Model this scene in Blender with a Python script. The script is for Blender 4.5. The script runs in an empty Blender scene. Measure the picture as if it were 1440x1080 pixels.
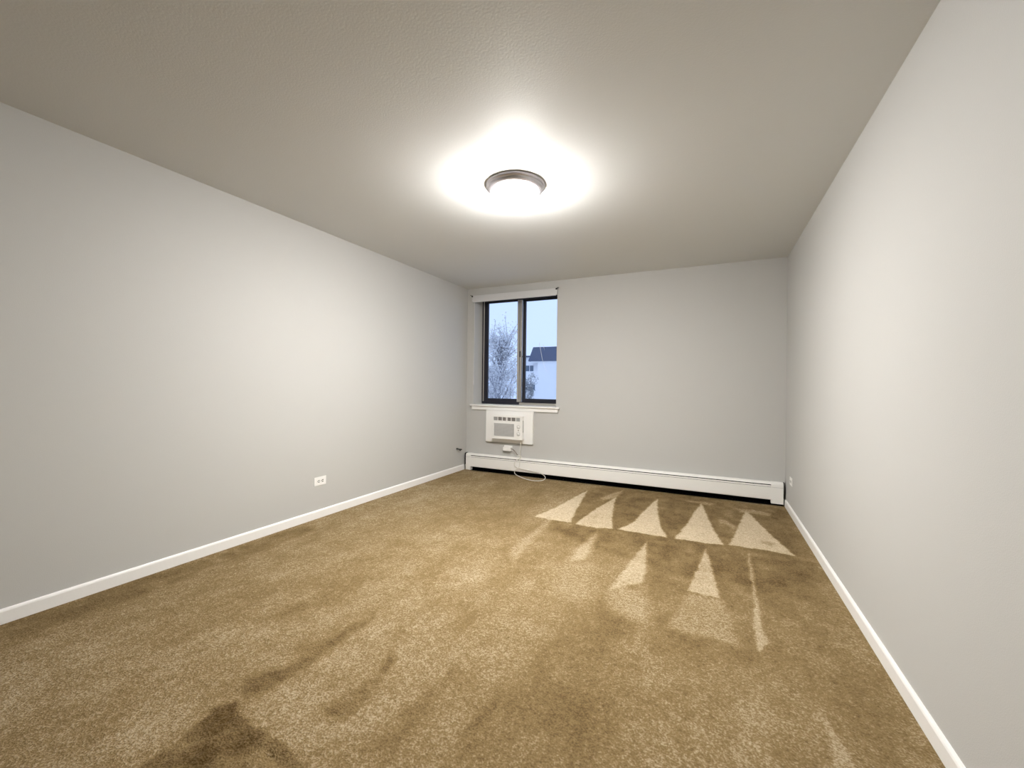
import bpy, bmesh, math, random
import numpy as np
from mathutils import Vector, Matrix

scene = bpy.context.scene
random.seed(7)
rng = np.random.default_rng(11)

# ------------------------------------------------------------------ camera
cam_data = bpy.data.cameras.new('camera')
cam_data.sensor_fit = 'HORIZONTAL'
cam_data.sensor_width = 36.0
cam_data.lens = 585.21 / 1440.0 * 36.0
cam_data.clip_start = 0.02
cam_data.clip_end = 400
cam = bpy.data.objects.new('camera', cam_data)
scene.collection.objects.link(cam)
YAW, PITCH, ROLL = 0.4452, 0.0006, 0.0119
fw = Vector((-math.sin(YAW) * math.cos(PITCH), math.cos(YAW) * math.cos(PITCH), math.sin(PITCH)))
rt = Vector((math.cos(YAW), math.sin(YAW), 0.0))
up = rt.cross(fw)
r2 = rt * math.cos(ROLL) + up * math.sin(ROLL)
u2 = -rt * math.sin(ROLL) + up * math.cos(ROLL)
m = Matrix((r2, u2, -fw)).transposed().to_4x4()
m.translation = (2.9974, -4.8544, 1.1547)
cam.matrix_world = m
scene.camera = cam

# ------------------------------------------------------------------ world: even pale blue dusk sky
world = bpy.data.worlds.new('sky')
scene.world = world
world.use_nodes = True
wn = world.node_tree.nodes
wl = world.node_tree.links
wn.clear()
w_out = wn.new('ShaderNodeOutputWorld')
w_bg = wn.new('ShaderNodeBackground')
w_tc = wn.new('ShaderNodeTexCoord')
w_no = wn.new('ShaderNodeTexNoise')
w_no.inputs['Scale'].default_value = 3.0
w_no.inputs['Detail'].default_value = 3.0
w_mx = wn.new('ShaderNodeMix')
w_mx.data_type = 'RGBA'
w_mx.inputs[6].default_value = (0.60, 0.80, 1.25, 1)
w_mx.inputs[7].default_value = (0.72, 0.89, 1.25, 1)
wl.new(w_tc.outputs['Generated'], w_no.inputs['Vector'])
wl.new(w_no.outputs['Fac'], w_mx.inputs[0])
wl.new(w_mx.outputs[2], w_bg.inputs['Color'])
SKY = 1.04
w_bg.inputs['Strength'].default_value = SKY
wl.new(w_bg.outputs[0], w_out.inputs['Surface'])

# ------------------------------------------------------------------ view
LAMP_STRENGTH = 590.0
scene.view_settings.view_transform = 'Standard'
scene.view_settings.look = 'None'
scene.view_settings.exposure = 0.0
scene.view_settings.gamma = 1.0
scene.view_settings.use_curve_mapping = False

# ------------------------------------------------------------------ helpers
col = scene.collection
W, H = 3.67, 2.44          # room width and ceiling height
REAR = -7.2                # unseen wall behind the camera, set far back to weaken bounce light


def mat(name, color, rough=0.5, metallic=0.0, bump=None, vary=None, spec=None, sheen=0.0):
    """procedural material; bump=(scale, distance), vary=(scale, amount)"""
    mt = bpy.data.materials.new(name)
    mt.use_nodes = True
    nt = mt.node_tree
    b = nt.nodes['Principled BSDF']
    b.inputs['Base Color'].default_value = (*color, 1)
    b.inputs['Roughness'].default_value = rough
    b.inputs['Metallic'].default_value = metallic
    if spec is not None:
        b.inputs['Specular IOR Level'].default_value = spec
    if sheen:
        b.inputs['Sheen Weight'].default_value = sheen
    tc = nt.nodes.new('ShaderNodeTexCoord')
    if vary:
        no = nt.nodes.new('ShaderNodeTexNoise')
        no.inputs['Scale'].default_value = vary[0]
        no.inputs['Detail'].default_value = 4
        nt.links.new(tc.outputs['Object'], no.inputs['Vector'])
        mx = nt.nodes.new('ShaderNodeMix')
        mx.data_type = 'RGBA'
        k = vary[1]
        mx.inputs[6].default_value = (*[c * (1 - k) for c in color], 1)
        mx.inputs[7].default_value = (*[min(1, c * (1 + k)) for c in color], 1)
        nt.links.new(no.outputs['Fac'], mx.inputs[0])
        nt.links.new(mx.outputs[2], b.inputs['Base Color'])
    if bump:
        nb = nt.nodes.new('ShaderNodeTexNoise')
        nb.inputs['Scale'].default_value = bump[0]
        nb.inputs['Detail'].default_value = 3
        nt.links.new(tc.outputs['Object'], nb.inputs['Vector'])
        bp = nt.nodes.new('ShaderNodeBump')
        bp.inputs['Strength'].default_value = 0.6
        bp.inputs['Distance'].default_value = bump[1]
        nt.links.new(nb.outputs['Fac'], bp.inputs['Height'])
        nt.links.new(bp.outputs['Normal'], b.inputs['Normal'])
    return mt


def box(bm, x0, x1, y0, y1, z0, z1, bevel=0.0, seg=2):
    vs = [bm.verts.new((x, y, z)) for x in (x0, x1) for y in (y0, y1) for z in (z0, z1)]
    fs = []
    for idx in ((0, 1, 3, 2), (4, 6, 7, 5), (0, 4, 5, 1), (2, 3, 7, 6), (0, 2, 6, 4), (1, 5, 7, 3)):
        fs.append(bm.faces.new([vs[i] for i in idx]))
    if bevel:
        es = list({e for f in fs for e in f.edges})
        bmesh.ops.bevel(bm, geom=es, offset=bevel, segments=seg, profile=0.5, affect='EDGES')


def prism(bm, profile, x0, x1, axis='x'):
    """extrude a closed 2D profile (a, z) along x (a=y) or y (a=x)"""
    if axis == 'x':
        f = lambda t, a, z: (t, a, z)
    else:
        f = lambda t, a, z: (a, t, z)
    A = [bm.verts.new(f(x0, a, z)) for a, z in profile]
    B = [bm.verts.new(f(x1, a, z)) for a, z in profile]
    n = len(profile)
    for i in range(n):
        bm.faces.new((A[i], A[(i + 1) % n], B[(i + 1) % n], B[i]))
    bm.faces.new(A)
    bm.faces.new(B[::-1])


def lathe(bm, prof, seg=48, center=(0, 0, 0), axis='z'):
    """surface of revolution of (radius, height) points"""
    rings = []
    for r, h in prof:
        ring = []
        n = 1 if r < 1e-6 else seg
        for i in range(n):
            a = 2 * math.pi * i / seg
            p = (r * math.cos(a), r * math.sin(a), h)
            if axis == 'y':      # height runs toward -y (out of the window wall)
                p = (p[0], -p[2], p[1])
            elif axis == 'x':
                p = (p[2], p[0], p[1])
            ring.append(bm.verts.new((p[0] + center[0], p[1] + center[1], p[2] + center[2])))
        rings.append(ring)
    for a, b in zip(rings, rings[1:]):
        if len(a) == 1 and len(b) == 1:
            continue
        for i in range(seg):
            j = (i + 1) % seg
            if len(a) == 1:
                bm.faces.new((a[0], b[j], b[i]))
            elif len(b) == 1:
                bm.faces.new((a[i], a[j], b[0]))
            else:
                bm.faces.new((a[i], a[j], b[j], b[i]))


def smooth_path(pts, n=8):
    P = [Vector(p) for p in pts]
    P = [2 * P[0] - P[1]] + P + [2 * P[-1] - P[-2]]
    out = []
    for i in range(1, len(P) - 2):
        p0, p1, p2, p3 = P[i - 1:i + 3]
        for k in range(n):
            t = k / n
            out.append(0.5 * (2 * p1 + (p2 - p0) * t + (2 * p0 - 5 * p1 + 4 * p2 - p3) * t * t
                              + (3 * p1 - p0 - 3 * p2 + p3) * t ** 3))
    out.append(P[-2])
    return out


def tube(bm, pts, r0, r1=None, sides=8):
    r1 = r0 if r1 is None else r1
    pts = [Vector(p) for p in pts]
    prev = None
    nrm = None
    n = len(pts)
    for i, p in enumerate(pts):
        t = (pts[min(i + 1, n - 1)] - pts[max(i - 1, 0)]).normalized()
        if nrm is None:
            nrm = t.orthogonal().normalized()
        else:
            nrm = (nrm - t * nrm.dot(t))
            nrm = nrm.normalized() if nrm.length > 1e-6 else t.orthogonal().normalized()
        bn = t.cross(nrm)
        r = r0 + (r1 - r0) * i / max(1, n - 1)
        ring = [bm.verts.new(p + (nrm * math.cos(2 * math.pi * k / sides) + bn * math.sin(2 * math.pi * k / sides)) * r)
                for k in range(sides)]
        if prev:
            for k in range(sides):
                bm.faces.new((prev[k], prev[(k + 1) % sides], ring[(k + 1) % sides], ring[k]))
        else:
            bm.faces.new(ring[::-1])
        prev = ring
    bm.faces.new(prev)


def obj(name, bm, material, parent=None, smooth=False, angle=None):
    me = bpy.data.meshes.new(name)
    bmesh.ops.recalc_face_normals(bm, faces=bm.faces)
    bm.to_mesh(me)
    bm.free()
    if smooth:
        me.polygons.foreach_set('use_smooth', [True] * len(me.polygons))
        if angle:
            me.set_sharp_from_angle(angle=math.radians(angle))
    me.materials.append(material)
    o = bpy.data.objects.new(name, me)
    col.objects.link(o)
    if parent is not None:
        o.parent = parent
        o.matrix_parent_inverse = Matrix.Translation(-parent.location)
    return o


def boxes(name, material, parent, *bs, bevel=0.0):
    bm = bmesh.new()
    for b in bs:
        box(bm, *b, bevel=bevel)
    return obj(name, bm, material, parent)


def thing(name, loc, label, cat, group=None, kind=None):
    o = bpy.data.objects.new(name, None)
    o.empty_display_size = 0.05
    o.location = loc
    col.objects.link(o)
    tag(o, label, cat, group, kind)
    return o


def tag(o, label, cat, group=None, kind=None):
    o['label'] = label
    o['category'] = cat
    if group:
        o['group'] = group
    if kind:
        o['kind'] = kind
    return o


# ------------------------------------------------------------------ materials
M_wall = mat('painted_wall', (0.525, 0.523, 0.508), 0.62, bump=(260, 0.0007), vary=(1.2, 0.012), spec=0.25)
M_ceil = mat('painted_ceiling', (0.69, 0.695, 0.69), 0.6, bump=(120, 0.001), vary=(0.9, 0.015), spec=0.3)
M_trim = mat('white_gloss_paint', (0.88, 0.875, 0.86), 0.35, bump=(60, 0.0004), vary=(6, 0.015))
M_heater = mat('white_enamel', (0.88, 0.87, 0.84), 0.4, vary=(3, 0.012))
M_dark = mat('black_shade', (0.004, 0.004, 0.004), 0.9, vary=(20, 0.2), spec=0.0)  # black that stands in for shade in and around the heater
M_fin = mat('dull_aluminium_fins', (0.02, 0.02, 0.02), 0.6, metallic=0.3, vary=(30, 0.2))
M_bronze = mat('dark_bronze_aluminium', (0.018, 0.018, 0.028), 0.42, metallic=0.2, vary=(12, 0.2))
M_alu = mat('mill_aluminium', (0.52, 0.50, 0.47), 0.38, metallic=0.75, vary=(20, 0.08))
M_plastic = mat('white_plastic', (0.88, 0.875, 0.855), 0.42, vary=(9, 0.01))
M_acgrey = mat('grey_plastic', (0.42, 0.42, 0.41), 0.55, vary=(40, 0.1))
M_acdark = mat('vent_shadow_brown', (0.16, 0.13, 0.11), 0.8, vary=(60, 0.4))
M_cord = mat('cream_rubber', (0.74, 0.72, 0.66), 0.5, vary=(9, 0.02))
M_slot = mat('dark_socket', (0.05, 0.05, 0.045), 0.7, vary=(30, 0.1))
M_nickel = mat('brushed_nickel', (0.62, 0.60, 0.64), 0.32, metallic=0.85, vary=(80, 0.05))
M_shade = mat('off_white_vinyl', (0.64, 0.64, 0.65), 0.5, vary=(5, 0.01))
M_black = mat('black_rubber', (0.03, 0.03, 0.03), 0.6, vary=(30, 0.1))

# ------------------------------------------------------------------ carpet floor
def value_noise(x, y, scale, seed):
    """smooth value noise on numpy arrays, range -1..1"""
    g = np.random.default_rng(seed).uniform(-1, 1, (256, 256))
    u, v = x * scale + 31.7, y * scale + 57.3
    i, j = np.floor(u).astype(int), np.floor(v).astype(int)
    fu, fv = u - i, v - j
    fu, fv = fu * fu * (3 - 2 * fu), fv * fv * (3 - 2 * fv)
    a = g[i % 256, j % 256]
    b = g[(i + 1) % 256, j % 256]
    c = g[i % 256, (j + 1) % 256]
    d = g[(i + 1) % 256, (j + 1) % 256]
    return (a * (1 - fu) + b * fu) * (1 - fv) + (c * (1 - fu) + d * fu) * fv


# vacuum strokes and trodden patches of the pile, in metres on the floor: (lay, edge softness, outline)
PILE_MARKS = [
    (-0.42, 0.060, [(1.69, -1.34), (1.81, -0.16), (2.74, -0.01), (3.65, -0.17), (3.65, -1.28), (3.65, -1.76), (3.23, -2.12), (2.73, -2.07), (2.28, -1.91), (1.86, -1.72)]),
    (-0.22, 0.120, [(2.61, -2.13), (3.65, -1.76), (3.65, -2.54), (3.66, -2.99), (3.66, -3.13), (3.48, -3.21), (3.28, -2.77), (3.01, -2.88), (2.66, -2.89), (2.50, -2.81)]),
    (0.79, 0.012, [(1.79, -0.35), (1.86, -0.90), (1.92, -1.33), (1.95, -1.47), (1.81, -1.48), (1.61, -1.47), (1.69, -1.13), (1.72, -0.86)]),
    (0.30, 0.040, [(1.74, -1.43), (1.79, -1.51), (1.83, -2.15), (1.85, -2.40), (1.75, -2.26), (1.73, -1.96), (1.76, -1.65)]),
    (0.72, 0.012, [(2.12, -0.47), (2.21, -1.07), (2.25, -1.27), (2.30, -1.46), (2.18, -1.50), (1.99, -1.49), (2.02, -1.12), (2.07, -0.79)]),
    (0.30, 0.020, [(1.98, -0.61), (2.08, -0.29), (2.14, -0.13), (2.14, -0.43), (2.04, -0.66)]),
    (0.84, 0.010, [(2.52, -0.34), (2.56, -0.71), (2.62, -1.14), (2.71, -1.46), (2.54, -1.46), (2.33, -1.46), (2.41, -1.25), (2.44, -0.95), (2.48, -0.60)]),
    (0.84, 0.010, [(2.93, -0.30), (2.98, -0.71), (3.04, -1.13), (3.10, -1.43), (2.97, -1.45), (2.76, -1.46), (2.83, -1.03), (2.88, -0.62)]),
    (0.79, 0.010, [(3.31, -0.39), (3.35, -0.54), (3.38, -0.74), (3.45, -1.08), (3.54, -1.42), (3.36, -1.40), (3.13, -1.41), (3.20, -1.03), (3.26, -0.65)]),
    (0.30, 0.020, [(3.07, -0.78), (3.13, -0.77), (3.21, -0.95), (3.17, -1.03), (3.13, -0.91), (3.07, -0.90)]),
    (0.30, 0.020, [(3.24, -0.36), (3.38, -0.31), (3.51, -0.38), (3.49, -0.47), (3.38, -0.46), (3.25, -0.47)]),
    (0.22, 0.020, [(2.95, -0.24), (3.05, -0.27), (3.01, -0.37), (2.82, -0.31), (2.75, -0.28)]),
    (-0.30, 0.020, [(3.34, -1.19), (3.39, -1.16), (3.45, -1.24), (3.41, -1.29), (3.35, -1.26)]),
    (0.43, 0.030, [(2.20, -1.59), (2.24, -1.86), (2.27, -2.14), (2.16, -2.23), (2.16, -2.00), (2.18, -1.73)]),
    (0.16, 0.080, [(2.15, -2.20), (2.37, -2.16), (2.44, -2.56), (2.39, -2.72), (2.18, -2.66), (2.11, -2.39)]),
    (0.54, 0.015, [(2.58, -1.61), (2.62, -1.94), (2.65, -2.14), (2.65, -2.30), (2.49, -2.48), (2.51, -2.27), (2.54, -1.99)]),
    (0.28, 0.050, [(2.52, -2.34), (2.65, -2.30), (2.73, -2.63), (2.74, -2.74), (2.65, -2.74), (2.54, -2.69), (2.49, -2.57)]),
    (-0.30, 0.020, [(2.56, -2.36), (2.64, -2.36), (2.66, -2.41), (2.59, -2.43)]),
    (0.60, 0.012, [(2.98, -1.56), (3.02, -1.92), (3.04, -2.14), (3.06, -2.30), (2.98, -2.30), (2.89, -2.29), (2.92, -2.06), (2.95, -1.80)]),
    (0.20, 0.030, [(2.89, -2.32), (3.06, -2.29), (3.09, -2.43), (3.12, -2.61), (3.14, -2.74), (3.06, -2.72), (2.97, -2.73), (2.89, -2.73), (2.83, -2.73), (2.83, -2.66)]),
    (0.14, 0.020, [(2.83, -2.63), (2.96, -2.56), (3.04, -2.60), (3.11, -2.72), (2.97, -2.73), (2.83, -2.73)]),
    (0.50, 0.012, [(3.25, -1.51), (3.25, -1.87), (3.24, -2.18), (3.24, -2.36), (3.24, -2.50), (3.25, -2.64), (3.20, -2.75), (3.20, -2.65), (3.20, -2.49), (3.22, -2.30), (3.23, -1.98), (3.23, -1.69)]),
    (0.35, 0.012, [(3.36, -3.03), (3.38, -3.06), (3.39, -3.13), (3.41, -3.20), (3.40, -3.25), (3.35, -3.28), (3.36, -3.17), (3.36, -3.10)]),
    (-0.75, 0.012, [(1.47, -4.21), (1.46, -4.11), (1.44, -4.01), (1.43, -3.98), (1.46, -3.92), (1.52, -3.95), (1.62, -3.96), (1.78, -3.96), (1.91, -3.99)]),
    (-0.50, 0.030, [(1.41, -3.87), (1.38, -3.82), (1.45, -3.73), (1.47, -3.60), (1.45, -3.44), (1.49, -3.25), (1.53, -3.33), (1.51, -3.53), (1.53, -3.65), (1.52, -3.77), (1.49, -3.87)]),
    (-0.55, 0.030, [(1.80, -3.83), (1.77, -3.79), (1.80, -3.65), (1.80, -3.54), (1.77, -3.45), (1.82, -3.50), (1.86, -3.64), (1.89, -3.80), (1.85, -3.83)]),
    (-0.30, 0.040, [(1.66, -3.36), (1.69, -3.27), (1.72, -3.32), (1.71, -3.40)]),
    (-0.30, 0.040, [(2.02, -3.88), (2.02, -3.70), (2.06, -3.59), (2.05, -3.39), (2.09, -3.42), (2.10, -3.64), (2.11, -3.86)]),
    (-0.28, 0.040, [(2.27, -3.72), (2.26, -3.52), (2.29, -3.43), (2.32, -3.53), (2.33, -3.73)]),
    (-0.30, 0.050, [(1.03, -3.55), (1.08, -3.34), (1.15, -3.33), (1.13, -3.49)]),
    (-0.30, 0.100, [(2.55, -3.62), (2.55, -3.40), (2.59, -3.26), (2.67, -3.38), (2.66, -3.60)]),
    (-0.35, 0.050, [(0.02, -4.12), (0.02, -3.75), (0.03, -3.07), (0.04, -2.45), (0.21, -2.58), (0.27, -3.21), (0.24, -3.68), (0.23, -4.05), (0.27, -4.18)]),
]


def poly_mask(px, py, poly, soft):
    inside = np.zeros(px.shape, bool)
    dist = np.full(px.shape, 1e9)
    n = len(poly)
    for k in range(n):
        x0, y0 = poly[k]
        x1, y1 = poly[(k + 1) % n]
        if y0 != y1:
            c = ((y0 > py) != (y1 > py)) & (px < (x1 - x0) * (py - y0) / (y1 - y0) + x0)
            inside ^= c
        dx, dy = x1 - x0, y1 - y0
        t = np.clip(((px - x0) * dx + (py - y0) * dy) / (dx * dx + dy * dy + 1e-12), 0, 1)
        dist = np.minimum(dist, np.hypot(px - x0 - t * dx, py - y0 - t * dy))
    s = np.clip(np.where(inside, dist, -dist) / soft * 0.5 + 0.5, 0, 1)
    return s * s * (3 - 2 * s)


def build_floor():
    step = 0.008
    nx, ny = int(W / step) + 1, int(-REAR / step) + 1
    xs, ys = np.linspace(0, W, nx), np.linspace(REAR, 0, ny)
    X, Y = np.meshgrid(xs, ys)
    X, Y = X.ravel(), Y.ravel()
    # edges of the marks wander with the tufts
    jx = X + 0.006 * value_noise(X, Y, 20, 1) + 0.004 * value_noise(X, Y, 70, 2)
    jy = Y + 0.006 * value_noise(X, Y, 20, 3) + 0.004 * value_noise(X, Y, 70, 4)
    lay = 0.10 * value_noise(X, Y, 1.3, 5) + 0.12 * value_noise(X * 1.6, Y * 0.5, 4.0, 6)
    lay += 0.10 * value_noise(X, Y, 9, 7) + 0.10 * value_noise(X * 1.5, Y * .8, 24, 8)
    rough = 0.55 + 0.45 * value_noise(X * 1.4, Y * 0.5, 2.2, 9)
    for v, soft, poly in PILE_MARKS:
        P = np.array(poly)
        lo, hi = P.min(0) - 0.15 - soft, P.max(0) + 0.15 + soft
        w = np.nonzero((X > lo[0]) & (X < hi[0]) & (Y > lo[1]) & (Y < hi[1]))[0]
        mk = poly_mask(jx[w], jy[w], poly, max(soft, 0.012))
        if v > 0:      # a fresh stroke replaces what lies under it
            lay[w] = lay[w] * (1 - mk) + mk * (v + 0.3 * lay[w])
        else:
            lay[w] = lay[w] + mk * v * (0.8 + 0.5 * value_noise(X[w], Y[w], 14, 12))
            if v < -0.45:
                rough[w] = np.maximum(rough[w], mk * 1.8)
    tuft = value_noise(X, Y, 34, 21) + 0.7 * value_noise(X, Y, 62, 22)
    Z = -0.004 + 0.0030 * np.clip(rough, 0.25, 1.8) * tuft + 0.0012 * value_noise(X, Y, 8, 23)
    edge = np.minimum(np.minimum(X, W - X), -Y)
    Z = np.where(edge < 0.01, -0.002, Z)
    me = bpy.data.meshes.new('floor')
    me.vertices.add(nx * ny)
    me.vertices.foreach_set('co', np.c_[X, Y, Z].astype(np.float32).ravel())
    a = (np.arange(ny - 1)[:, None] * nx + np.arange(nx - 1)[None, :]).ravel()
    quads = np.c_[a, a + 1, a + nx + 1, a + nx].astype(np.int32)
    nq = len(quads)
    me.loops.add(nq * 4)
    me.loops.foreach_set('vertex_index', quads.ravel())
    me.polygons.add(nq)
    me.polygons.foreach_set('loop_start', np.arange(0, nq * 4, 4, dtype=np.int32))
    me.polygons.foreach_set('use_smooth', np.ones(nq, bool))
    me.update(calc_edges=True)
    at = me.attributes.new('pile_lay', 'FLOAT', 'POINT')
    at.data.foreach_set('value', lay.astype(np.float32))
    o = bpy.data.objects.new('floor', me)
    col.objects.link(o)
    # material: tan twist pile whose tone follows the lie of the tufts
    mt = bpy.data.materials.new('tan_carpet')
    mt.use_nodes = True
    nt = mt.node_tree
    N, L = nt.nodes, nt.links
    b = N['Principled BSDF']
    b.inputs['Roughness'].default_value = 0.95
    b.inputs['Specular IOR Level'].default_value = 0.05
    b.inputs['Sheen Weight'].default_value = 0.05
    b.inputs['Sheen Roughness'].default_value = 0.6
    b.inputs['Sheen Tint'].default_value = (1.0, 0.88, 0.65, 1)
    atn = N.new('ShaderNodeAttribute')
    atn.attribute_name = 'pile_lay'
    tc = N.new('ShaderNodeTexCoord')
    n1 = N.new('ShaderNodeTexNoise')
    n1.inputs['Scale'].default_value = 150
    n1.inputs['Detail'].default_value = 3
    n2 = N.new('ShaderNodeTexNoise')
    n2.inputs['Scale'].default_value = 60
    n2.inputs['Detail'].default_value = 4
    for n in (n1, n2):
        L.new(tc.outputs['Object'], n.inputs['Vector'])
    s1 = N.new('ShaderNodeMath')
    s1.operation = 'MULTIPLY_ADD'
    s1.inputs[1].default_value = 1.7
    L.new(n1.outputs['Fac'], s1.inputs[0])
    L.new(atn.outputs['Fac'], s1.inputs[2])
    s2 = N.new('ShaderNodeMath')
    s2.operation = 'MULTIPLY_ADD'
    s2.inputs[1].default_value = 0.9
    L.new(n2.outputs['Fac'], s2.inputs[0])
    L.new(s1.outputs[0], s2.inputs[2])
    mr = N.new('ShaderNodeMapRange')
    mr.inputs['From Min'].default_value = 0.3
    mr.inputs['From Max'].default_value = 2.3
    L.new(s2.outputs[0], mr.inputs['Value'])
    cr = N.new('ShaderNodeValToRGB')
    e = cr.color_ramp.elements
    e[0].position, e[0].color = 0.0, (0.072, 0.042, 0.012, 1)
    e[1].position, e[1].color = 1.0, (0.64, 0.535, 0.385, 1)
    mid = cr.color_ramp.elements.new(0.5)
    mid.color = (0.242, 0.169, 0.078, 1)
    L.new(mr.outputs[0], cr.inputs['Fac'])
    L.new(cr.outputs['Color'], b.inputs['Base Color'])
    bp = N.new('ShaderNodeBump')
    bp.inputs['Strength'].default_value = 0.8
    bp.inputs['Distance'].default_value = 0.010
    L.new(n1.outputs['Fac'], bp.inputs['Height'])
    L.new(bp.outputs['Normal'], b.inputs['Normal'])
    me.materials.append(mt)
    return tag(o, 'tan twist pile carpet with pale triangular vacuum strokes', 'floor', kind='structure')


build_floor()

# ------------------------------------------------------------------ room shell
T = 0.32                                   # outer wall thickness
OX0, OX1, OZ0, OZ1 = 0.105, 1.285, 0.880, 2.340   # window opening
tag(boxes('ceiling', M_ceil, None, (-0.15, W + 0.15, REAR - 0.15, T, H, H + 0.15)),
    'warm white painted ceiling with fine roller texture', 'ceiling', kind='structure')
tag(boxes('wall_left', M_wall, None, (-0.15, 0, REAR - 0.15, T, -0.1, H)),
    'pale grey painted wall with one outlet low on it', 'wall', kind='structure')
tag(boxes('wall_right', M_wall, None, (W, W + 0.15, REAR - 0.15, T, -0.1, H)),
    'bare pale grey painted wall on the right', 'wall', kind='structure')
tag(boxes('wall_front', M_wall, None, (0, W, REAR - 0.15, REAR, -0.1, H)),
    'pale grey painted wall behind the viewer', 'wall', kind='structure')
bm = bmesh.new()
xs_, zs_ = [0, OX0, OX1, W], [-0.1, OZ0, OZ1, H]
g = {}
for yi, y in enumerate((0.0, T)):
    for i, x in enumerate(xs_):
        for k, z in enumerate(zs_):
            g[i, k, yi] = bm.verts.new((x, y, z))
for yi in (0, 1):
    for i in range(3):
        for k in range(3):
            if (i, k) != (1, 1):
                bm.faces.new((g[i, k, yi], g[i + 1, k, yi], g[i + 1, k + 1, yi], g[i, k + 1, yi]))
for a, b_ in (((1, 1), (2, 1)), ((2, 1), (2, 2)), ((2, 2), (1, 2)), ((1, 2), (1, 1))):
    bm.faces.new((g[(*a, 0)], g[(*b_, 0)], g[(*b_, 1)], g[(*a, 1)]))
tag(obj('wall_back', bm, M_wall), 'pale grey end wall with the window and the long heater', 'wall', kind='structure')


def baseboard(name, x, sgn, y0, y1, label):
    bm = bmesh.new()
    t, h = 0.013, 0.070
    prof = [(0, 0), (t, 0), (t, h - 0.012), (t * 0.8, h - 0.005), (t * 0.45, h), (0, h)]
    # gently wavy lower edge where the old paint meets the carpet
    prism(bm, [(x + sgn * a, z) for a, z in prof], y0, y1, axis='y')
    tag(obj(name, bm, M_trim), label, 'baseboard', kind='structure')


baseboard('baseboard_left', 0, 1, REAR, -0.064, 'white painted baseboard along the wall with the outlet')
baseboard('baseboard_right', W, -1, REAR, -0.064, 'white painted baseboard along the bare right wall')

# ------------------------------------------------------------------ window
win = thing('window_1', (0.695, 0.25, OZ0), 'dark bronze sliding window with two tall panes', 'window', kind='structure')
boxes('outer_frame', M_bronze, win,
      (OX0, 0.150, 0.225, 0.31, OZ0, OZ1), (1.240, OX1, 0.225, 0.31, OZ0, OZ1),
      (0.150, 1.240, 0.225, 0.31, 2.290, OZ1), (0.150, 1.240, 0.225, 0.31, OZ0, 0.918), bevel=0.002)
boxes('jamb_strip', M_alu, win, (0.126, 0.140, 0.217, 0.2255, 0.915, 2.325), bevel=0.0015)
boxes('sill_track', M_alu, win, (0.690, 1.270, 0.205, 0.2245, 0.8805, 0.902), (0.690, 1.270, 0.214, 0.2245, 0.902, 0.910), bevel=0.0015)


def sash(x0, x1, y0, y1, wl_, wr_, z0, z1, wt, wb, m_left, m_right):
    s = boxes('sash', M_bronze, win, (x0 + wl_, x1 - wr_, y0, y1, z0, z0 + wb), (x0 + wl_, x1 - wr_, y0, y1, z1 - wt, z1), bevel=0.0015)
    for (a, c, mm) in ((x0, x0 + wl_, m_left), (x1 - wr_, x1, m_right)):
        bm = bmesh.new()
        box(bm, a, c, y0, y1, z0, z1, bevel=0.0015)
        obj('stile', bm, mm, s)
    bm = bmesh.new()
    box(bm, x0 + wl_ - 0.004, x1 - wr_ + 0.004, (y0 + y1) / 2 - 0.002, (y0 + y1) / 2 + 0.002, z0 + wb - 0.004, z1 - wt + 0.004)
    p = obj('glass_pane', bm, M_glass, s)
    return s, p


M_glass = bpy.data.materials.new('window_glass')
M_glass.use_nodes = True
nt = M_glass.node_tree
nt.nodes.remove(nt.nodes['Principled BSDF'])
g_tr = nt.nodes.new('ShaderNodeBsdfTransparent')
g_tr.inputs['Color'].default_value = (0.97, 0.985, 0.99, 1)
g_gl = nt.nodes.new('ShaderNodeBsdfGlossy')
g_gl.inputs['Roughness'].default_value = 0.02
g_fr = nt.nodes.new('ShaderNodeFresnel')
g_fr.inputs['IOR'].default_value = 1.25
g_mx = nt.nodes.new('ShaderNodeMixShader')
nt.links.new(g_fr.outputs[0], g_mx.inputs[0])
nt.links.new(g_tr.outputs[0], g_mx.inputs[1])
nt.links.new(g_gl.outputs[0], g_mx.inputs[2])
nt.links.new(g_mx.outputs[0], nt.nodes['Material Output'].inputs['Surface'])

s1, p1 = sash(0.150, 0.705, 0.228, 0.258, 0.045, 0.062, 0.918, 2.310, 0.036, 0.040, M_bronze, M_alu)
s2, p2 = sash(0.705, 1.240, 0.262, 0.292, 0.044, 0.040, 0.918, 2.310, 0.040, 0.046, M_bronze, M_bronze)
# thin groove and pull on the meeting stile
boxes('pull_groove', M_bronze, s1, (0.676, 0.681, 0.2262, 0.2285, 0.95, 2.28))
boxes('latch', M_bronze, s1, (0.684, 0.696, 0.220, 0.2285, 1.52, 1.60), bevel=0.002)
# fine pale streaks on the right pane
M_streak = mat('pale_streak', (0.9, 0.93, 0.95), 0.6, vary=(40, 0.05))
for pts in ([(0.943, 1.706), (0.97, 1.583), (0.997, 1.461), (1.033, 1.368), (1.068, 1.293)], [(0.999, 1.685), (1.02, 1.61)]):
    bm = bmesh.new()
    tube(bm, smooth_path([(x, 0.2745, z) for x, z in pts], 6), 0.0028, 0.0018, 5)
    obj('streak', bm, M_streak, s2)['label'] = 'thin pale streak on the glass'

# stool and apron under the window
st = thing('trim_1', (0.70, 0, 0.86), 'white painted window stool with a flat apron below', 'window sill', kind='structure')
boxes('stool', M_trim, st, (0.072, 1.336, -0.042, 0.0, 0.860, 0.880), (OX0, OX1, -0.002, 0.24, 0.860, 0.8802), bevel=0.003)
boxes('apron', M_trim, st, (0.094, 1.318, -0.022, -0.0005, 0.812, 0.8595), bevel=0.0025)

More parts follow.
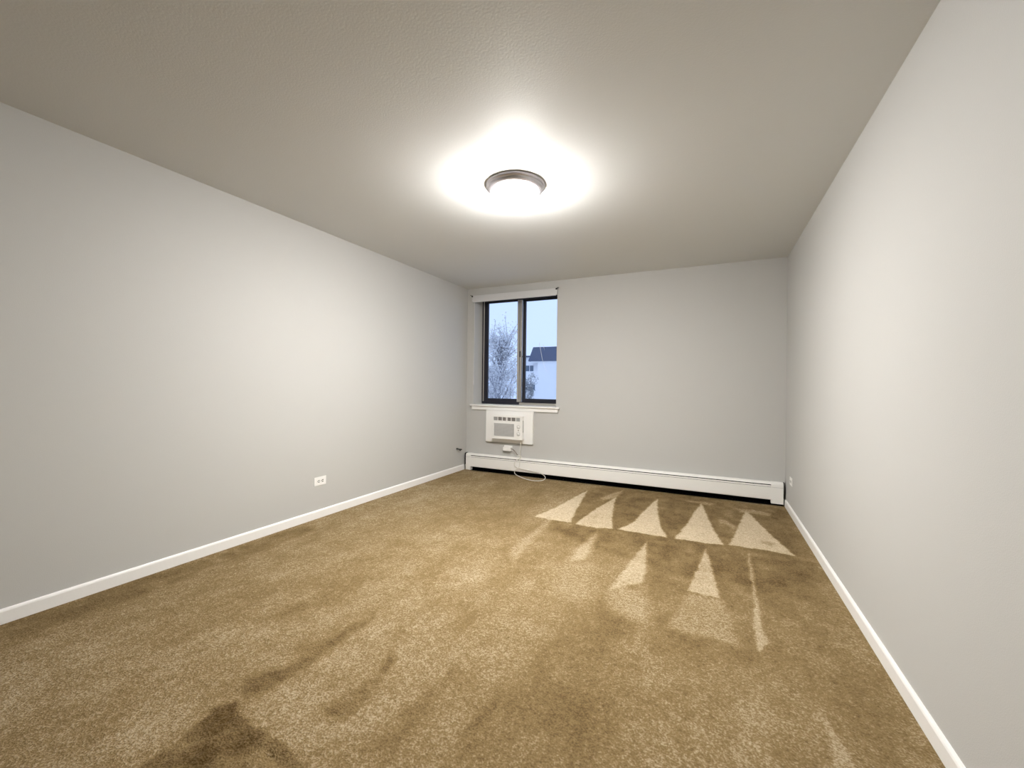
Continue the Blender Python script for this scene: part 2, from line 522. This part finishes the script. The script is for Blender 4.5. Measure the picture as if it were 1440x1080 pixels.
# rolled up shade in its valance
rs = thing('roller_shade', (0.69, -0.02, 2.25), 'rolled up off-white window shade above the dark window', 'window shade')
boxes('valance', M_shade, rs, (0.098, 1.276, -0.032, -0.012, 2.250, 2.340), bevel=0.004)
bm = bmesh.new()
lathe(bm, [(0, 0), (0.026, 0), (0.026, 1.15), (0, 1.15)], 24, (0.115, 0.035, 2.296), 'x')
obj('fabric_roll', bm, M_shade, rs, smooth=True, angle=40)
for (x0, x1, sx) in ((0.082, 0.098, -1), (1.276, 1.292, 1)):
    b = boxes('bracket', M_shade, rs, (x0, x1, -0.034, -0.0005, 2.262, 2.338), bevel=0.002)
    xm = (x0 + x1) / 2
    bm = bmesh.new()
    lathe(bm, [(0, 0.004), (0.011, 0.003), (0.012, 0)], 12, (xm, -0.034, 2.330), 'y')
    tube(bm, [(xm - 0.010 * sx, -0.036, 2.322), (xm + 0.026 * sx, -0.036, 2.346)], 0.0045, sides=6)
    obj('hook', bm, M_black, b)
bm = bmesh.new()
tube(bm, [(0.112, -0.008, 2.25), (0.112, -0.006, 1.75), (0.110, -0.008, 1.20)], 0.0035, sides=6)
tube(bm, [(0.110, -0.008, 1.20), (0.110, -0.008, 1.14)], 0.006, 0.005, sides=8)
obj('pull_wand', bm, M_shade, rs)

# ------------------------------------------------------------------ air conditioner in its panel
pn = thing('mounting_panel', (0.66, 0, 0.40), 'white board below the window holding the air conditioner', 'panel')
boxes('panel_board', M_trim, pn, (0.322, 0.994, -0.036, -0.0005, 0.400, 0.8105), bevel=0.003)
boxes('trim_strip', M_trim, pn, (0.975, 0.994, -0.040, -0.0365, 0.402, 0.808), bevel=0.001)

ac = thing('air_conditioner', (0.665, -0.04, 0.455), 'white room air conditioner with grey grille and two knobs', 'air conditioner')
AX0, AX1, AZ0, AZ1, AY = 0.457, 0.883, 0.456, 0.756, -0.110
boxes('case', M_plastic, ac, (AX0 + 0.006, AX1 - 0.004, -0.098, -0.0365, AZ0 + 0.004, AZ1 - 0.004), bevel=0.004)
# front bezel as a frame round the grille and the vent openings
fb = []
VX0, VX1, VZ0, VZ1 = 0.473, 0.853, 0.685, 0.737
GX0, GX1, GZ0, GZ1 = 0.482, 0.768, 0.490, 0.654
fb = boxes('front_bezel', M_plastic, ac,
           (AX0, AX1, AY, -0.0985, VZ1, AZ1), (AX0, AX1, AY, -0.0985, GZ1, VZ0), (AX0, AX1, AY, -0.0985, AZ0, GZ0),
           (AX0, VX0, AY, -0.0985, VZ0, VZ1), (VX1, AX1, AY, -0.0985, VZ0, VZ1),
           (AX0, GX0, AY, -0.0985, GZ0, GZ1), (GX1, AX1, AY, -0.0985, GZ0, GZ1))
boxes('side_latch', M_acgrey, ac, (AX1 - 0.0042, AX1 + 0.0012, -0.090, -0.078, 0.55, 0.70), bevel=0.0005)
bm = bmesh.new()
n = 15
for i in range(n):
    z = GZ0 + (i + 0.5) * (GZ1 - GZ0) / n
    box(bm, GX0, GX1, AY + 0.0015, -0.0990, z - 0.0030, z + 0.0030)
for i in range(1, 14):
    x = GX0 + i * (GX1 - GX0) / 14
    box(bm, x - 0.0016, x + 0.0016, AY + 0.0030, -0.0990, GZ0, GZ1)
gr = obj('intake_grille', bm, mat('pale_grey_plastic', (0.62, 0.62, 0.61), 0.5, vary=(60, 0.08)), ac)
gr['kind'] = 'stuff'
gr['label'] = 'pale grey intake grille of fine slats'
boxes('filter', M_acgrey, ac, (GX0, GX1, -0.0992, -0.0982, GZ0, GZ1))
cw = (VX1 - VX0) / 6
for i in range(6):
    x0 = VX0 + i * cw + (0.006 if i == 3 else 0.0)
    x1 = VX0 + (i + 1) * cw - (0.006 if i == 2 else 0.0)
    v = boxes('air_louver', M_plastic, ac,
              (x0, x0 + 0.004, AY + 0.001, -0.0985, VZ0, VZ1), (x1 - 0.004, x1, AY + 0.001, -0.0985, VZ0, VZ1),
              (x0 + 0.004, x1 - 0.004, AY + 0.001, -0.0985, VZ0, VZ0 + 0.003), (x0 + 0.004, x1 - 0.004, AY + 0.001, -0.0985, VZ1 - 0.003, VZ1))
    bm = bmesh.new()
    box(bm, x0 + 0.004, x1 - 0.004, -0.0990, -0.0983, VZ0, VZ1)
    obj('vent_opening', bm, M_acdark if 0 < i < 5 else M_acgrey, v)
    bm = bmesh.new()
    for k in range(3):
        z = VZ0 + (k + 0.5) * (VZ1 - VZ0) / 3
        box(bm, x0 + 0.004, x1 - 0.004, AY + 0.003, -0.0990, z - 0.0025, z + 0.0025)
    obj('fin', bm, M_acgrey, v)
for z in (0.618, 0.529):
    bm = bmesh.new()
    lathe(bm, [(0, 0.020), (0.012, 0.020), (0.0145, 0.017), (0.016, 0.004), (0.020, 0.002), (0.020, 0)], 24, (0.828, AY, z), 'y')
    kn = obj('knob', bm, M_plastic, ac, smooth=True, angle=35)
    bm = bmesh.new()
    lathe(bm, [(0.0205, 0.0015), (0.0235, 0.0015), (0.0240, 0), (0.0205, 0)], 24, (0.828, AY, z), 'y')
    obj('grey_ring', bm, M_acgrey, kn)  # grey ring added round the base so the knob shows
    boxes('pointer', M_acgrey, kn, (0.8265, 0.8295, AY - 0.0215, AY - 0.0195, z - 0.011, z + 0.011))
bm = bmesh.new()
lathe(bm, [(0, 0.004), (0.006, 0.003), (0.0065, 0)], 16, (0.829, AY, 0.574), 'y')
obj('indicator', bm, M_acdark, ac, smooth=True)
# cord with bundled middle, resting on the carpet in front of the heater
bm = bmesh.new()
cord = [(0.850, -0.070, 0.458), (0.850, -0.078, 0.40), (0.848, -0.088, 0.30), (0.845, -0.092, 0.20), (0.842, -0.094, 0.13),
        (0.82, -0.097, 0.095), (0.79, -0.105, 0.075), (0.80, -0.13, 0.035), (0.90, -0.165, 0.008), (1.03, -0.235, 0.006),
        (1.13, -0.245, 0.006), (1.195, -0.18, 0.008), (1.195, -0.105, 0.026), (1.15, -0.088, 0.055), (1.06, -0.082, 0.075),
        (0.94, -0.078, 0.085), (0.82, -0.080, 0.10), (0.768, -0.086, 0.135), (0.785, -0.088, 0.185), (0.83, -0.080, 0.218),
        (0.862, -0.070, 0.238), (0.83, -0.068, 0.250)]
tube(bm, smooth_path(cord, 7), 0.0042, sides=8)
obj('power_cord', bm, M_cord, ac, smooth=True)
bm = bmesh.new()
tube(bm, smooth_path([(0.83, -0.068, 0.250), (0.800, -0.066, 0.262), (0.765, -0.062, 0.300), (0.730, -0.055, 0.324), (0.700, -0.045, 0.332)], 7), 0.0048, sides=8)
obj('plug_lead', bm, M_acdark, ac, smooth=True)
boxes('cord_tie', M_cord, ac, (0.803, 0.852, -0.082, -0.060, 0.246, 0.258), bevel=0.003)
boxes('plug', M_plastic, ac, (0.590, 0.700, -0.062, -0.012, 0.296, 0.346), bevel=0.006)

# ------------------------------------------------------------------ outlets
def outlet(origin, ax, out, label, horizontal=True):
    """duplex outlet lying on its side; ax = unit vector along the wall, out = into the room"""
    o = thing('wall_outlet', origin, label, 'outlet', 'wall outlets')
    ax, out, upv = Vector(ax), Vector(out), Vector((0, 0, 1))

    def part(name, material, spec, parent, bevel=0.0):
        bm = bmesh.new()
        for (a0, a1, d0, d1, z0, z1) in spec:
            box(bm, a0, a1, d0, d1, z0, z1, bevel=bevel)
        Mx = Matrix((ax, out, upv)).transposed().to_4x4()
        Mx.translation = Vector(origin)
        bmesh.ops.transform(bm, matrix=Mx, verts=bm.verts)
        return obj(name, bm, material, parent)
    part('cover_plate', M_plastic, [(-0.059, 0.059, 0.0003, 0.006, -0.036, 0.036)], o, 0.002)
    for s in (-1, 1):
        c = s * 0.0195
        r = part('receptacle', M_plastic, [(c - 0.014, c + 0.014, 0.006, 0.0075, -0.0165, 0.0165)], o, 0.0006)
        part('slots', M_slot, [(c - 0.011, c + 0.004, 0.0073, 0.0079, 0.0035, 0.0100), (c - 0.011, c + 0.004, 0.0073, 0.0079, -0.0105, -0.0040),
                               (c + 0.006, c + 0.0115, 0.0073, 0.0079, -0.0035, 0.0035)], r)
    part('screw', M_alu, [(-0.0025, 0.0025, 0.006, 0.007, -0.0025, 0.0025)], o, 0.0008)
    return o


outlet((0, -2.353, 0.312), (0, -1, 0), (1, 0, 0), 'white duplex outlet low on the left wall')
outlet((W, -0.345, 0.300), (0, 1, 0), (-1, 0, 0), 'white outlet on the right wall just above the heater end')
outlet((0.640, 0, 0.325), (1, 0, 0), (0, -1, 0), 'white outlet under the air conditioner with its plug in it')

# stub of cable poking out of the left wall
cs = thing('cable_stub', (0, -0.22, 0.292), 'short dark cable stub poking from the left wall by the corner', 'cable')
bm = bmesh.new()
lathe(bm, [(0.010, 0.0002), (0.010, 0.003), (0.004, 0.004)], 12, (0, -0.235, 0.300), 'x')
tube(bm, smooth_path([(0.0, -0.235, 0.300), (0.020, -0.232, 0.299), (0.035, -0.215, 0.288), (0.036, -0.20, 0.272)], 5), 0.0095, 0.007)
obj('black_lead', bm, M_black, cs, smooth=True)
bm = bmesh.new()
tube(bm, smooth_path([(0.028, -0.224, 0.294), (0.040, -0.205, 0.291), (0.046, -0.185, 0.286)], 5), 0.008, 0.0085)
obj('connector', bm, M_black, cs, smooth=True)

# ------------------------------------------------------------------ baseboard heater
ht = thing('baseboard_heater', (W / 2, -0.03, 0), 'long white metal baseboard heater under the window wall', 'heater')
HX0, HX1 = 0.036, 3.648
CL, CR = 0.110, 3.545                      # inner ends of the two end caps
boxes('back_plate', M_heater, ht, (CL, CR, -0.008, -0.0005, 0.055, 0.218))
bm = bmesh.new()
prism(bm, [(-0.0085, 0.221), (-0.036, 0.221), (-0.046, 0.2188), (-0.054, 0.2135), (-0.0595, 0.2065), (-0.0615, 0.2005), (-0.0585, 0.2005),
           (-0.0565, 0.206), (-0.0515, 0.2115), (-0.044, 0.216), (-0.035, 0.218), (-0.0085, 0.218)], CL, CR)
obj('top_hood', bm, M_heater, ht)
bm = bmesh.new()
prism(bm, [(-0.0600, 0.1915), (-0.0628, 0.1890), (-0.0628, 0.1765), (-0.0598, 0.1765), (-0.0575, 0.1915)], CL, CR)
obj('damper', bm, M_heater, ht)
bm = bmesh.new()
prism(bm, [(-0.0640, 0.1735), (-0.0640, 0.056), (-0.060, 0.050), (-0.050, 0.050), (-0.050, 0.053), (-0.0585, 0.053), (-0.0605, 0.058), (-0.0605, 0.1735)], CL, CR)
obj('front_cover', bm, M_heater, ht)
boxes('slot_shade', M_dark, ht, (CL, CR, -0.056, -0.054, 0.160, 0.2075))  # black sheet added to paint the shade inside the slot
boxes('back_shade', M_dark, ht, (CL, CR, -0.0095, -0.0082, 0.002, 0.205))  # black sheet standing in for the shade at the back
boxes('floor_shade', M_dark, ht, (CL, CR, -0.058, -0.0098, 0.0005, 0.002))  # black sheet standing in for the shade under the heater
bm = bmesh.new()
for i in range(110):
    x = CL + 0.03 + i * (CR - CL - 0.06) / 109
    box(bm, x - 0.0006, x + 0.0006, -0.052, -0.014, 0.082, 0.15)
tube(bm, [(CL, -0.033, 0.115), (CR, -0.033, 0.115)], 0.011, sides=10)
obj('heating_element', bm, M_fin, ht)['kind'] = 'stuff'


def end_cap(x0, x1, foot):
    prof = [(-0.001, 0.222), (-0.038, 0.222), (-0.048, 0.2195), (-0.056, 0.214), (-0.062, 0.206), (-0.0645, 0.196), (-0.0645, foot), (-0.001, foot)]
    bm = bmesh.new()
    prism(bm, prof, x0, x1)
    c = obj('end_cap', bm, M_heater, ht)
    bm = bmesh.new()
    box(bm, x0 + 0.002, x1 - 0.002, -0.0651, -0.0640, 0.1735, 0.1755)
    obj('seam', bm, M_acgrey, c)
    return c


def end_gap_shade(x0, x1, g):  # black strip painting the shadow gap beside the end cap
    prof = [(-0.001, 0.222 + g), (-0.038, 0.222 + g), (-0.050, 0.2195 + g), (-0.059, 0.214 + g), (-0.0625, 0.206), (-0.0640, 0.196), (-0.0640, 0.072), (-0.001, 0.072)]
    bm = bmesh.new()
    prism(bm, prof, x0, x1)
    obj('end_gap_shade', bm, M_dark, ht)['label'] = 'black strip in place of the shadow gap at the heater end'


end_gap_shade(0.020, HX0 - 0.0003, 0.004)
end_gap_shade(HX1 + 0.0003, HX1 + 0.007, 0.001)
end_cap(HX0, CL, 0.004)
end_cap(CR, HX1, 0.016)
boxes('cap_gap_shade', M_dark, ht, (CR, HX1 - 0.004, -0.058, -0.003, 0.0005, 0.0158))  # black block painting the shade in the gap under the cap

# ------------------------------------------------------------------ ceiling light
LX, LY = 1.845, -2.425
lt = thing('ceiling_light', (LX, LY, H), 'flush ceiling light with nickel rim and lit glass bowl', 'ceiling light')
bm = bmesh.new()
lathe(bm, [(0.0, H - 0.0003), (0.186, H - 0.0003), (0.190, H - 0.004), (0.1905, H - 0.012), (0.187, H - 0.018), (0.181, H - 0.022),
           (0.178, H - 0.030), (0.170, H - 0.040), (0.158, H - 0.047), (0.150, H - 0.047), (0.150, H - 0.030), (0.0, H - 0.030)], 64, (LX, LY, 0))
obj('pan', bm, M_nickel, lt, smooth=True, angle=35)
M_bowl = bpy.data.materials.new('lit_frosted_glass')
M_bowl.use_nodes = True
nt = M_bowl.node_tree
bb = nt.nodes['Principled BSDF']
bb.inputs['Base Color'].default_value = (0.9, 0.88, 0.84, 1)
bb.inputs['Roughness'].default_value = 0.35
nz = nt.nodes.new('ShaderNodeTexNoise')
nz.inputs['Scale'].default_value = 14
cm = nt.nodes.new('ShaderNodeMix')
cm.data_type = 'RGBA'
cm.inputs[6].default_value = (1.0, 0.965, 0.92, 1)
cm.inputs[7].default_value = (1.0, 0.98, 0.95, 1)
nt.links.new(nz.outputs['Fac'], cm.inputs[0])
nt.links.new(cm.outputs[2], bb.inputs['Emission Color'])
# the glass glows brightest low down, where the bulbs hang, and fades toward the pan
gx = nt.nodes.new('ShaderNodeNewGeometry')
sx = nt.nodes.new('ShaderNodeSeparateXYZ')
mrz = nt.nodes.new('ShaderNodeMapRange')
mrz.interpolation_type = 'SMOOTHSTEP'
mrz.inputs['From Min'].default_value = H - 0.045
mrz.inputs['From Max'].default_value = H - 0.125
mrz.inputs['To Min'].default_value = LAMP_STRENGTH * 0.06
mrz.inputs['To Max'].default_value = LAMP_STRENGTH
nt.links.new(gx.outputs['Position'], sx.inputs[0])
nt.links.new(sx.outputs['Z'], mrz.inputs['Value'])
nt.links.new(mrz.outputs[0], bb.inputs['Emission Strength'])
bm = bmesh.new()
prof = [(0.0, H - 0.034), (0.150, H - 0.040)]
for i in range(0, 11):
    a = i / 10 * math.pi / 2
    prof.append((0.1545 * math.cos(a) ** 0.85 if i < 10 else 0.0, H - 0.046 - 0.088 * math.sin(a)))
lathe(bm, prof, 64, (LX, LY, 0))
obj('glass_bowl', bm, M_bowl, lt, smooth=True)
bm = bmesh.new()
lathe(bm, [(0.0, H - 0.1335), (0.012, H - 0.1345), (0.013, H - 0.138), (0.007, H - 0.142), (0.006, H - 0.147), (0.009, H - 0.151), (0.007, H - 0.157), (0.0, H - 0.160)], 20, (LX, LY, 0))
obj('finial', bm, M_acgrey, lt, smooth=True)

# ------------------------------------------------------------------ outside: the neighbouring block, trees and ground
GZ = -6.0
M_ground = mat('pale_pavement', (0.72, 0.73, 0.74), 0.9, vary=(0.2, 0.15))
tag(boxes('ground', M_ground, None, (-120, 60, 8, 160, GZ - 0.3, GZ)), 'pale paved ground outside below the window', 'ground', kind='structure')

M_bwall = mat('white_brick_paint', (0.93, 0.93, 0.95), 0.9, vary=(1.5, 0.03))
M_roof = mat('slate_shingles', (0.105, 0.125, 0.19), 0.85, vary=(2.5, 0.15))
M_bwin = mat('dark_window_glass', (0.12, 0.16, 0.22), 0.25, vary=(1, 0.1))
bd = thing('apartment_building', (-19, 58, GZ), 'white apartment block with dark mansard roof seen outside', 'building')
EX0, EX1, EY0, EY1 = -21.20, -8.0, 55.0, 70.0       # projecting end wing
boxes('wing_wall', M_bwall, bd, (EX0, EX1, EY0, EY1, GZ, 5.0))
# recessed facade with the windows
RX0, RX1, RY = -24.3, EX0, 56.2
boxes('recessed_wall', M_bwall, bd, (RX0, RX1, RY, EY1, GZ, 5.55))
bm = bmesh.new()
b0 = [(-22.65, 54.6, 4.75), (EX1 + .6, 54.6, 4.75), (EX1 + .6, 70.5, 4.75), (-22.65, 70.5, 4.75)]
b1 = [(-22.15, 55.4, 7.0), (EX1 - .4, 55.4, 7.0), (EX1 - .4, 69.5, 7.0), (-22.15, 69.5, 7.0)]
A = [bm.verts.new(p) for p in b0]
B = [bm.verts.new(p) for p in b1]
for i in range(4):
    bm.faces.new((A[i], A[(i + 1) % 4], B[(i + 1) % 4], B[i]))
bm.faces.new(A[::-1])
bm.faces.new(B)
obj('mansard_roof', bm, M_roof, bd)
boxes('parapet', M_roof, bd, (RX0 - .2, -22.2, RY - 0.25, EY1, 5.50, 5.72))
boxes('fascia', M_bwall, bd, (-22.25, EX1 + .2, 54.75, 55.3, 4.55, 4.76))
for (zc, pairs) in ((3.72, ((-23.05, 2),)), (0.70, ((-22.75, 1),)), (-2.2, ((-22.75, 1),))):
    for xc, n in pairs:
        w = 0.62 * n + 0.12 * (n - 1)
        xc2 = xc if n == 2 else xc + 0.35
        f = boxes('window', M_bwall, bd, (xc2 - w / 2 - 0.12, xc2 + w / 2 + 0.12, RY - 0.10, RY - 0.002, zc - 0.60, zc - 0.46),
                  (xc2 - w / 2 - 0.08, xc2 - w / 2, RY - 0.06, RY - 0.002, zc - 0.46, zc + 0.52),
                  (xc2 + w / 2, xc2 + w / 2 + 0.08, RY - 0.06, RY - 0.002, zc - 0.46, zc + 0.52),
                  (xc2 - w / 2 - 0.08, xc2 + w / 2 + 0.08, RY - 0.06, RY - 0.002, zc + 0.44, zc + 0.52))
        for k in range(n):
            x0 = xc2 - w / 2 + k * 0.74
            bm = bmesh.new()
            box(bm, x0, x0 + 0.62, RY - 0.04, RY - 0.002, zc - 0.46, zc + 0.44)
            obj('pane', bm, M_bwin, f)

M_bark = mat('grey_bark', (0.33, 0.33, 0.36), 0.9, vary=(4, 0.2))
M_leaf = mat('pale_spring_leaves', (0.74, 0.73, 0.74), 0.8, vary=(1.2, 0.22))
M_leaf2 = mat('grey_green_leaves', (0.34, 0.35, 0.36), 0.8, vary=(1.2, 0.25))


def tree(base, height, spread, leaves, leaf_size, label, mleaf, seed, first=0.35):
    R = random.Random(seed)
    t = thing('tree', base, label, 'tree', 'trees outside the window')
    bx, by, bz = base
    bm = bmesh.new()
    tips = []
    trunk = [Vector((bx, by, bz)), Vector((bx + .1, by, bz + height * .25)), Vector((bx - .05, by + .1, bz + height * .5)), Vector((bx + .05, by, bz + height * .72))]
    tube(bm, smooth_path(trunk, 4), 0.16, 0.07, 7)

    def branch(p, d, ln, r, depth):
        q = p + d * ln
        mid = (p + q) / 2 + Vector((R.uniform(-1, 1), R.uniform(-1, 1), R.uniform(0, .6))) * ln * .06
        tube(bm, [p, mid, q], r, r * .55, 5)
        for k in range(4):
            tips.append(p.lerp(q, R.uniform(.3, 1)))
        tips.append(q)
        if depth:
            for k in range(3 if depth > 1 else 4):
                nd = (d + Vector((R.uniform(-1, 1), R.uniform(-1, 1), R.uniform(-.2, .9))) * .75).normalized()
                branch(p.lerp(q, R.uniform(.45, 1)), nd, ln * R.uniform(.5, .72), r * .5, depth - 1)
    n = 13
    for i in range(n):
        f = first + (1 - first) * .72 * i / (n - 1)
        p = Vector((bx, by, bz + height * min(f, .72)))
        a = i * 2.4 + R.uniform(-.4, .4)
        up_ = 1.0 + 2.2 * (i / n)
        d = Vector((math.cos(a), math.sin(a), up_)).normalized()
        branch(p, d, spread * (1.0 - .35 * i / n), .06, 2)
    for k in range(7):      # upright leaders
        branch(Vector((bx + .05, by, bz + height * .68)), Vector((R.uniform(-.5, .5), R.uniform(-.4, .4), 1)).normalized(), height * R.uniform(.17, .30), .045, 1)
    tr = obj('branches', bm, M_bark, t)
    tr['kind'] = 'stuff'
    vs, fs = [], []
    for i in range(leaves):
        c = R.choice(tips) + Vector((R.gauss(0, 1), R.gauss(0, 1), R.gauss(0, 1))) * .16
        u = Vector((R.gauss(0, 1), R.gauss(0, 1), R.gauss(0, 1))).normalized()
        v = u.orthogonal().normalized()
        s = leaf_size * R.uniform(.6, 1.3)
        k = len(vs)
        vs += [c - u * s, c + v * s * .5, c + u * s, c - v * s * .5]
        fs.append((k, k + 1, k + 2, k + 3))
    me = bpy.data.meshes.new('foliage')
    me.from_pydata([tuple(v) for v in vs], [], fs)
    me.materials.append(mleaf)
    fo = bpy.data.objects.new('foliage', me)
    col.objects.link(fo)
    fo.parent = t
    fo.matrix_parent_inverse = Matrix.Translation(-t.location)
    fo['kind'] = 'stuff'
    return t


tree((-12.85, 26, GZ), 12.0, 2.15, 6500, 0.085, 'tall pale leafed tree behind the left window pane', M_leaf, 3)
tree((-16.6, 33, GZ), 8.8, 1.9, 3800, 0.12, 'shorter pale tree partly hidden behind the tall one', M_leaf, 5)
tree((-16.4, 40.4, GZ), 7.9, 0.95, 2600, 0.10, 'small darker tree in front of the white block', M_leaf2, 8)
